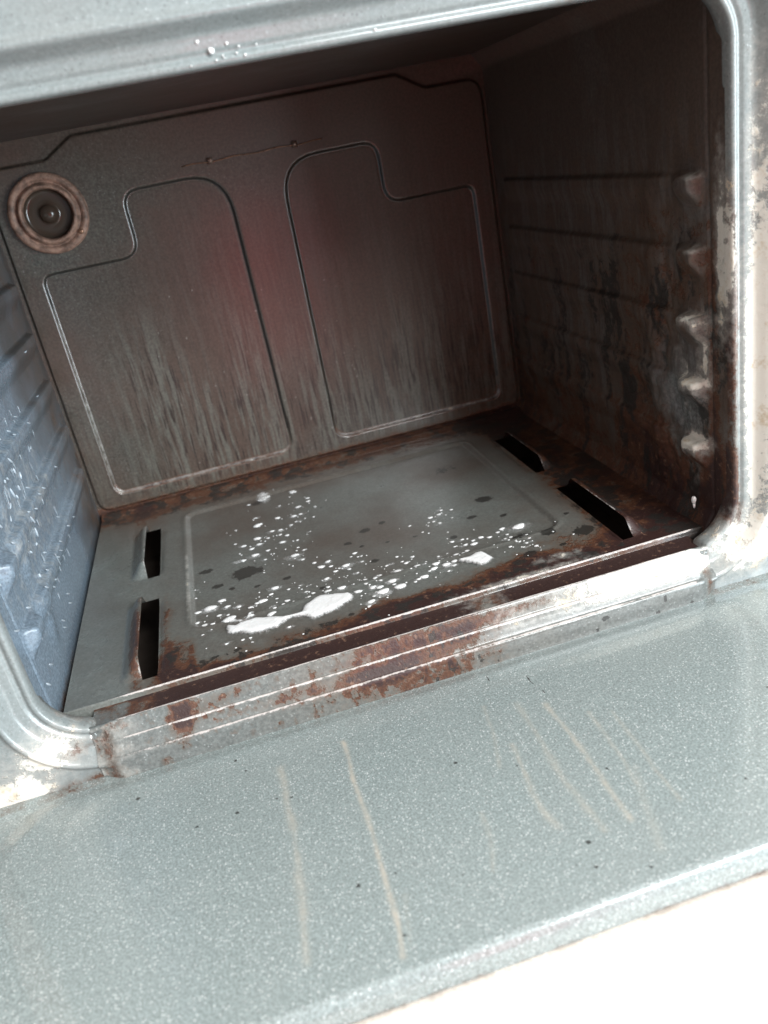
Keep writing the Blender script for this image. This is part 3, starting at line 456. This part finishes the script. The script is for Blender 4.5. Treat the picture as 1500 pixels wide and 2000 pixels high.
rust += face*(.95*gau(X, 0, .228, 0, .050, 1)*(.25+1.0*n2)*(.2+1.3*fbm(X, Zg, 260, 110, 106))+1.0*gau(X, Zg, .0765, -.008, .007, .012)+.5*gau(X, Zg, .17, -.014, .05, .005)*(.3+n2)+.6*gau(X, 0, .030, 0, .006, 1)+.55*gau(X, 0, .4345, 0, .004, 1)+.45*gau(X, Zg, .30, -.003, .06, .004)+.35*gau(X, Zg, .10, -.004, .02, .006)+.45*gau(X, Zg, .205, -.014, .02, .004)+.55*gau(X, Zg, .262, -.008, .012, .006))
rust += .35*chan*gau(X, 0, .035, 0, .02, 1)
resid_light = face*(.85*ss(.265, .30, X)*ss(.45, .44, X)*(.35+.75*ss(.30, .40, X))*ss(-.0165, -.011, Zg+0*X)+.30*gau(X, 0, .03, 0, .02, 1))+.25*chan*gau(X, 0, .28, 0, .02, 1)  # cream residue; towards the right it also paints the blown-out bevel
rust += .5*np.exp(-((Yg-.0245)/.002)**2)+.35*face*ss(.56, .66, fbm(X, Yg+Zg, 230, 160, 107))*ss(.30, .2, X)
burn_shade = face*(.65*(vnoise(X, Zg, 330, 260, 104) > .80)*gau(X, 0, .24, 0, .07, 1)+.8*(vnoise(X, Zg, 200, 120, 105) > .87)*ss(.3, .34, X))
edge_glint = 1.0*np.exp(-((Yg-.0002)/.0009)**2)+1.0*np.exp(-((Yg+.0060)/.0008)**2)+.95*np.exp(-((Yg+.0122)/.0010)**2)*(Zg > -.019)  # crest highlights painted in as pale lines
edge_glint *= (.52+.75*n2*n1*1.6)*ss(.012, .020, np.minimum(X-xs2[0], xs2[-1]-X))
sill = grid('front_sill', np.stack([X, Yg+wob, Zg+wob], -1), M_sill, oven, dict(rust=rust, resid_light=resid_light, edge_glint=edge_glint, burn_shade=burn_shade, grime_shade=.35+.7*face*gau(X, 0, .23, 0, .1, 1)), flip=False)

# ------------------------------------------------------------------ oven lamp
def lathe(prof, cx, cz, y0, n=64, jit=0):
    V = []; F = []
    for r, dy in prof:
        for k in range(n):
            a = 2*math.pi*k/n; rr = r*(1+jit*math.sin(3*a+r*300)); V.append((cx+rr*math.cos(a), y0-dy, cz+rr*math.sin(a)))
    for i in range(len(prof)-1):
        for k in range(n): F.append((i*n+k, (i+1)*n+k, (i+1)*n+(k+1) % n, i*n+(k+1) % n))
    return V, F
LX, LZ = .0475, .2830
V, F = lathe([(.0335, -.004), (.0335, .004), (.0328, .0062), (.0305, .0074), (.0283, .0070), (.0272, .0052), (.0262, .0046), (.0252, .0058), (.0240, .0086), (.0225, .0094), (.0212, .0086), (.0203, .0060), (.0198, .0)], LX, LZ, D, jit=.006)
lamp = mesh('oven_lamp', V, F, M_lring, oven)
gk = NT('dark_lamp_glass'); gk.b.inputs['Base Color'].default_value = (.055, .038, .028, 1); gk.b.inputs['Roughness'].default_value = .14
V, F = lathe([(.0202, .004), (.0196, .0016), (.017, .0006), (.0100, .0008), (.0080, .0012), (.0074, .0030), (.0058, .0056), (.003, .0070), (.0001, .0074)], LX, LZ, D)
mesh('lamp_glass', V, F, gk.m, lamp)
for a in (-40,):
    bx, bz = LX+.0293*math.cos(rad(a)), LZ+.0293*math.sin(rad(a))
    V, F = lathe([(.0022, 0), (.0022, .0014), (.0014, .0021), (.0001, .0022)], bx, bz, D-.0064, 12)
    mesh('rivet', V, F, M_wire, lamp)

# ------------------------------------------------------------------ door, folded down flat
door = empty('door', (W/2, -.014, -.04)); door.parent = oven
def at_door(o): o.parent = door; o.location = (-W/2, .014, .04); return o
xs3 = np.linspace(-.085, W+.085, 620)
DP = [(-.0002, -.050), (-.0004, -.034), (-.0012, -.0312), (-.0026, -.0304), (-.004, -.0300), (-.008, -.0300), (-.012, -.0300)]
dp = DP+[(-.0140-.0012*i, -.0300) for i in range(155)]
yE = dp[-1][0]
for i in range(1, 9):
    a = rad(7.5*i); dp.append((yE-.0042*math.sin(a), -.0300-.0042*(1-math.cos(a))))
for i in range(1): dp.append((dp[-1][0]-.0009, dp[-1][1]-.0012))
dp += [(dp[-1][0]-.0006, dp[-1][1]-.0012), (dp[-1][0]-.0002, -.0415), (dp[-1][0]-.0006, -.0425), (dp[-1][0]-.0003, -.046)]
dp = np.array(dp)
X = np.repeat(xs3[:, None], len(dp), 1); Yg = np.repeat(dp[None, :, 0], len(xs3), 0); Zg = np.repeat(dp[None, :, 1], len(xs3), 0).copy()
BULGE = roundpoly([(-.012, -.017, .02), (-.034, -.050, .02), (.040, -.225, .01), (.420, -.225, .01), (.494, -.050, .02), (.472, -.017, .02)])
sb = sdist(X, Yg, BULGE)
Zg += -.0030*(1-ss(-.010, .008, sb))*ss(-.001, -.02, Yg)+.0004*(fbm(X, Yg, 9, 9, 111)-.5)
drip = np.zeros_like(X)
wv = .0012*(fbm(X, Yg, 60, 60, 112)-.5)
for pts, s, wd in DATA['drips']:
    dd = seg_dist(X+wv*2, Yg+wv, pts, closed=False)
    wid = .0012*wd*(.7+.7*vnoise(X, Yg, 70, 70, 113))
    drip = np.maximum(drip, .95*s*np.exp(-(dd/wid)**2)*(.55+.9*fbm(X, Yg, 120, 120, 114)))
burn_shade = np.zeros_like(X)
for (sx, sy) in DATA['doorspots']: burn_shade = np.maximum(burn_shade, .95*gau(X, Yg, sx, sy, .0012, .0012))
for pts in DATA['cracks']: burn_shade = np.maximum(burn_shade, .8*np.exp(-(seg_dist(X, Yg, pts, closed=False)/.0005)**2))
rust = .55*ss(-.0155, -.0125, Yg)*(.3+.6*fbm(X, Yg, 50, 50, 115))+.5*ss(-.0415, -.044, Zg)
at_door(tag(grid('inner_panel', np.stack([X, Yg, Zg], -1), M_door, None, dict(drip=drip, burn_shade=burn_shade, rust=rust, grime_shade=.3*fbm(X, Yg, 10, 10, 116)), flip=True), 'grey white-flecked enamel inner panel with dried drip marks'))
# white outer shell of the door
xs4 = np.linspace(-.095, W+.095, 300)
wp2 = [(-.010, -.044), (-.10, -.0445), (-.200, -.0445), (-.2040, -.0442)]+[(-.206-.003*i, -.0440) for i in range(33)]
e = wp2[-1][0]
for i in range(1, 9): a = rad(11.25*i); wp2.append((e-.008*math.sin(a), -.0440-.008*(1-math.cos(a))))
wp2 += [(e-.0082, -.09), (-.012, -.09)]
wp2 = np.array(wp2)
X = np.repeat(xs4[:, None], len(wp2), 1); Yg = np.repeat(wp2[None, :, 0], len(xs4), 0); Zg = np.repeat(wp2[None, :, 1], len(xs4), 0)
seam = np.exp(-((Yg+.2045)/.0022)**2)
rust = seam*.34*(.3+.8*fbm(X, Yg, 60, 60, 121)); burn_shade = .8*gau(X, Yg, .268, -.2075, .003, .0018)+.5*gau(X, Yg, .32, -.2150, .003, .002)
o = at_door(tag(grid('outer_shell', np.stack([X, Yg, Zg], -1), M_white, None, dict(rust=rust, burn_shade=burn_shade, grime_shade=seam), flip=True), 'white enamel outer edge of the door'))

# cabinet body around the cavity
V, F = box(-.10, .56, .0215, .42, -.45, .47); F = [f for i, f in enumerate(F) if i != 2]
mesh('cabinet', V, F, M_cab, oven, smooth=False)
V, F = box(-.10, .56, .0205, .0214, -.45, -.062); mesh('lower_front', V, F, M_cab, oven, smooth=False)

# kitchen floor, out of the picture below the door
V, F = box(-3, 3.5, -3.5, 1.0, -.50, -.4505); fl = mesh('floor', V, F, plain('pale_kitchen_tile', (.20, .17, .15), .5, sc=3), smooth=False); tag(fl, kind='structure')

# ------------------------------------------------------------------ cleaning foam
fk = NT('white_cleaning_foam'); fn = fk.noise(420, 4, .7); fd, _ = fk.voro(700)
fk.ln(fk.mix(fk.ramp(fn, .3, .7), (.92, .90, .88), (.96, .955, .95)), fk.b.inputs['Base Color']); fk.b.inputs['Roughness'].default_value = .45
fk.b.inputs['Subsurface Weight'].default_value = .25; fk.b.inputs['Subsurface Radius'].default_value = (.002, .002, .002); fk.b.inputs['Subsurface Scale'].default_value = 1
fk.bump(fk.math('ADD', fd, fn), .35, .0003)
fa = fk.ramp(fk.math('ADD', fk.attr('thick'), fk.math('MULTIPLY', fk.math('SUBTRACT', fk.noise(600, 3, .7), .5), .7)), .05, .80); fk.ln(fa, fk.b.inputs['Alpha'])
M_foam = fk.m
def fh(x, y): return float(floor_h(np.array([[x]]), np.array([[y]]))[0, 0])
def puddle(key, hgt, label, thin=1.15, holes=0.0, seed=0):
    Pn = DATA[key]; A = np.array(Pn); x0, y0 = A.min(0)-.004; x1, y1 = A.max(0)+.004
    xs = np.arange(x0, x1, .0005); ys = np.arange(y0, y1, .0005); X, Y = np.meshgrid(xs, ys, indexing='ij')
    sd = sdist(X, Y, Pn)+.0016*(fbm(X, Y, 200, 200, 130+seed)-.5)
    if holes: sd = np.minimum(sd, .006*(fbm(X, Y, 240, 240, 150+seed)-holes))
    t = np.clip(sd/.0055, 0, 1); hh = hgt*np.sqrt(1-(1-t)**2)*(.85+.3*fbm(X, Y, 90, 90, 140+seed))
    Zb = floor_h(X, Y)
    keepv = sd > 0; kf = keepv[:-1, :-1] | keepv[1:, :-1] | keepv[:-1, 1:] | keepv[1:, 1:]
    Zt = Zb+np.where(keepv, hh+.0002, -.0004)
    o = grid('foam_patch', np.stack([X, Y, Zt], -1), M_foam, None, dict(thick=np.where(keepv, thin*t**.8, 0)), keep=kf)
    # drop loose vertices
    import bmesh
    bm = bmesh.new(); bm.from_mesh(o.data); bmesh.ops.delete(bm, geom=[v for v in bm.verts if not v.link_faces], context='VERTS'); bm.to_mesh(o.data); bm.free()
    return tag(o, label, 'foam', 'patches of cleaning foam on the oven floor')
puddle('puddle_a', .0026, 'long thick white foam streak, the largest, near the front left of the oven floor', seed=1)
puddle('puddle_b', .0030, 'solid white teardrop blob of foam right of centre on the oven floor', seed=2)
puddle('puddle_c', .0016, 'thin broken wavy foam trail tapering away left of the teardrop blob', holes=.50, thin=.75, seed=3)
puddle('puddle_d', .0014, 'faint translucent foam smear at the back of the oven floor under the back wall', thin=.42, seed=4)
puddle('puddle_e', .0022, 'small forked foam patch touching the left end of the long streak', seed=5)
# droplets: far too many to count
ICO_V, ICO_F = [], []
import bmesh
bm = bmesh.new(); bmesh.ops.create_icosphere(bm, subdivisions=2, radius=1)
ICO_V = [v.co.copy() for v in bm.verts]; ICO_F = [tuple(v.index for v in f.verts) for f in bm.faces]; bm.free()
TH = [1.1]; THK = []
def blob(V, F, c, ax, ay, az):
    b = len(V); ph = random.random()*6; th = TH[0]*random.uniform(.75, 1.15)
    for v in ICO_V:
        k = 1+.22*math.sin(3*v.x+ph)*math.cos(2.5*v.y+ph); V.append(Vector(c)+ax*v.x*k+ay*v.y*k+az*v.z); THK.append(th*min(1.0, max(0.0, v.z if az.z > .5*az.length else 1.0)*1.25))
    F.extend(tuple(i+b for i in f) for f in ICO_F)
random.seed(5)
V, F = [], []; THK.clear()
for x, y, r in DATA['drops']:
    if random.random() < .5:
        TH[0] = random.uniform(.18, .34); R = r/2750*random.uniform(1.6, 2.6)*(1+.35*max(0, y-.1)/.2)+.001; blob(V, F, (x+random.gauss(0, .0012), y+random.gauss(0, .0012), fh(x, y)+.0001), Vector((R, 0, 0)), Vector((0, R*.6, 0)), Vector((0, 0, .0002)))
TH[0] = .92
for x, y, r in DATA['drops']:
    R = r/2750*(1+.35*max(0, y-.1)/.2)
    a = random.uniform(-.3, .3); c = (x, y, fh(x, y)+.0001)
    if R > .005:
        for _ in range(5):
            q = random.uniform(.35, .6)*R; blob(V, F, (c[0]+random.uniform(-.6, .6)*R, c[1]+random.uniform(-.4, .4)*R, c[2]), Vector((q, 0, 0)), Vector((0, q*.8, 0)), Vector((0, 0, .0012)))
    else:
        blob(V, F, c, Vector((R*math.cos(a), R*math.sin(a), 0))*1.25, Vector((-R*math.sin(a), R*math.cos(a), 0))*.85, Vector((0, 0, R*.4)))
for _ in range(260):
    x, y, r = random.choice(DATA['drops']); x += random.gauss(0, .008); y += random.gauss(0, .009)
    if not (.09 < x < .39 and .03 < y < .33): continue
    R = random.uniform(.0003, .0010); blob(V, F, (x, y, fh(x, y)), Vector((R, 0, 0)), Vector((0, R, 0)), Vector((0, 0, R*.5)))
tag(mesh('foam_droplets', V, F, M_foam, attrs=dict(thick=THK)), 'spray of small white foam droplets scattered over the oven floor', 'foam droplets', kind='stuff')
# dashes of cleaner on the left wall
mk = NT('wet_foam_fleck'); mk.b.inputs['Base Color'].default_value = (.42, .48, .53, 1); mk.b.inputs['Roughness'].default_value = .12; mk.ln(mk.ramp(mk.math('ADD', mk.attr('thick'), mk.math('MULTIPLY', mk.math('SUBTRACT', mk.noise(500, 3, .7), .5), .6)), .05, .8), mk.b.inputs['Alpha'])
V, F = [], []; THK.clear(); TH[0] = .7
for a, b in DATA['dashes']:
    p = Vector((.0006, a[0], a[1])); q = Vector((.0006, b[0], b[1])); c = (p+q)/2; ax = (q-p)/2
    if ax.length < .0009: ax = ax.normalized()*.0009 if ax.length > 0 else Vector((0, .0009, 0))
    if ax.length > .005: ax *= .005/ax.length
    ay = Vector((1, 0, 0)).cross(ax).normalized()*min(.0008, ax.length*.38)
    hx = 0
    for zk in RZ:
        f = float(ss(zk+.0022, zk-.0014, c.z)*ss(zk-.022, zk-.006, c.z)); hx += .0058*f*(1-.75*math.exp(-((c.y-.060)/.008)**2))*float(ss(.0255, .031, c.y))
    c.x = hx+.0002
    blob(V, F, c, ax, ay, Vector((.0008, 0, 0)))
TH[0] = .33
for _ in range(46):
    y = random.uniform(.03, .22); z = random.uniform(.03, .16); R = random.uniform(.0008, .0022)
    hx = 0
    for zk in RZ:
        f = float(ss(zk+.0022, zk-.0014, z)*ss(zk-.022, zk-.006, z)); hx += .0058*f*(1-.75*math.exp(-((y-.060)/.008)**2))*float(ss(.0255, .031, y))
    blob(V, F, (hx+.0002, y, z), Vector((0, R*.8, 0)), Vector((0, R*random.uniform(-1, 1), R*random.uniform(1.5, 4))), Vector((.0004, 0, 0)))
TH[0] = 1.0
tag(mesh('cleaner_flecks', V, F, mk.m, attrs=dict(thick=THK)), 'wet white flecks of cleaner running down the pale left side wall', 'cleaner flecks', kind='stuff')
V, F = [], []; THK.clear()
for x, z, r in [(.1887, .3377, .0024), (.1832, .3421, .0013), (.1964, .3395, .0012), (.2038, .3337, .0010), (.2017, .3376, .0009), (.2000, .3350, .0008), (.2677, .3344, .0011), (.1129, .3549, .0009), (.1900, .3335, .0008), (.1935, .3350, .0007), (.1780, .3330, .0007), (.210, .3372, .0007), (.1937, .3340, .0006)]:
    blob(V, F, (x, -.0003, z), Vector((r*.6, 0, 0)), Vector((0, 0, r*.6)), Vector((0, -.0008, 0)))
tag(mesh('foam_splatter', V, F, M_foam, attrs=dict(thick=THK)), 'tiny white foam specks spattered along the upper rim of the opening', 'foam specks', kind='stuff')
V, F = [], []; THK.clear()
blob(V, F, (.4515, .0333, .0185), Vector((0, .0019, 0)), Vector((0, 0, .0032)), Vector((-.0018, 0, 0))); blob(V, F, (.4515, .0333, .0150), Vector((0, .0009, 0)), Vector((0, 0, .0030)), Vector((-.001, 0, 0)))
tag(mesh('foam_drop', V, F, M_foam, attrs=dict(thick=THK)), 'single white foam drop hanging low on the greasy right side wall by the front corner', 'foam')
# red T-shirt worn behind the camera: it shows only as a blurred reflection in the back wall
M_red = plain('red_cotton', (.95, .03, .06), .8, var=.1, sc=20)
nz, na = 40, 48; Pm = np.zeros((na, nz, 3))
for i in range(na):
    a = 2*math.pi*i/na
    for j in range(nz):
        t = j/(nz-1); wd = .17+.035*t-.10*max(0, t-.82)/.18; dp_ = .10+.015*math.sin(t*3)
        fold = .006*math.sin(7*a+3*t)*(1-t)
        Pm[i, j] = (.315+(wd+fold)*math.cos(a)*.55, -.64+(dp_+fold)*math.sin(a), -.28+.50*t)
shirt = grid('red_shirt', Pm, M_red, wrap=True)
tag(shirt, 'red cotton shirt seen only as a blurred red reflection in the dark back wall', 'shirt')
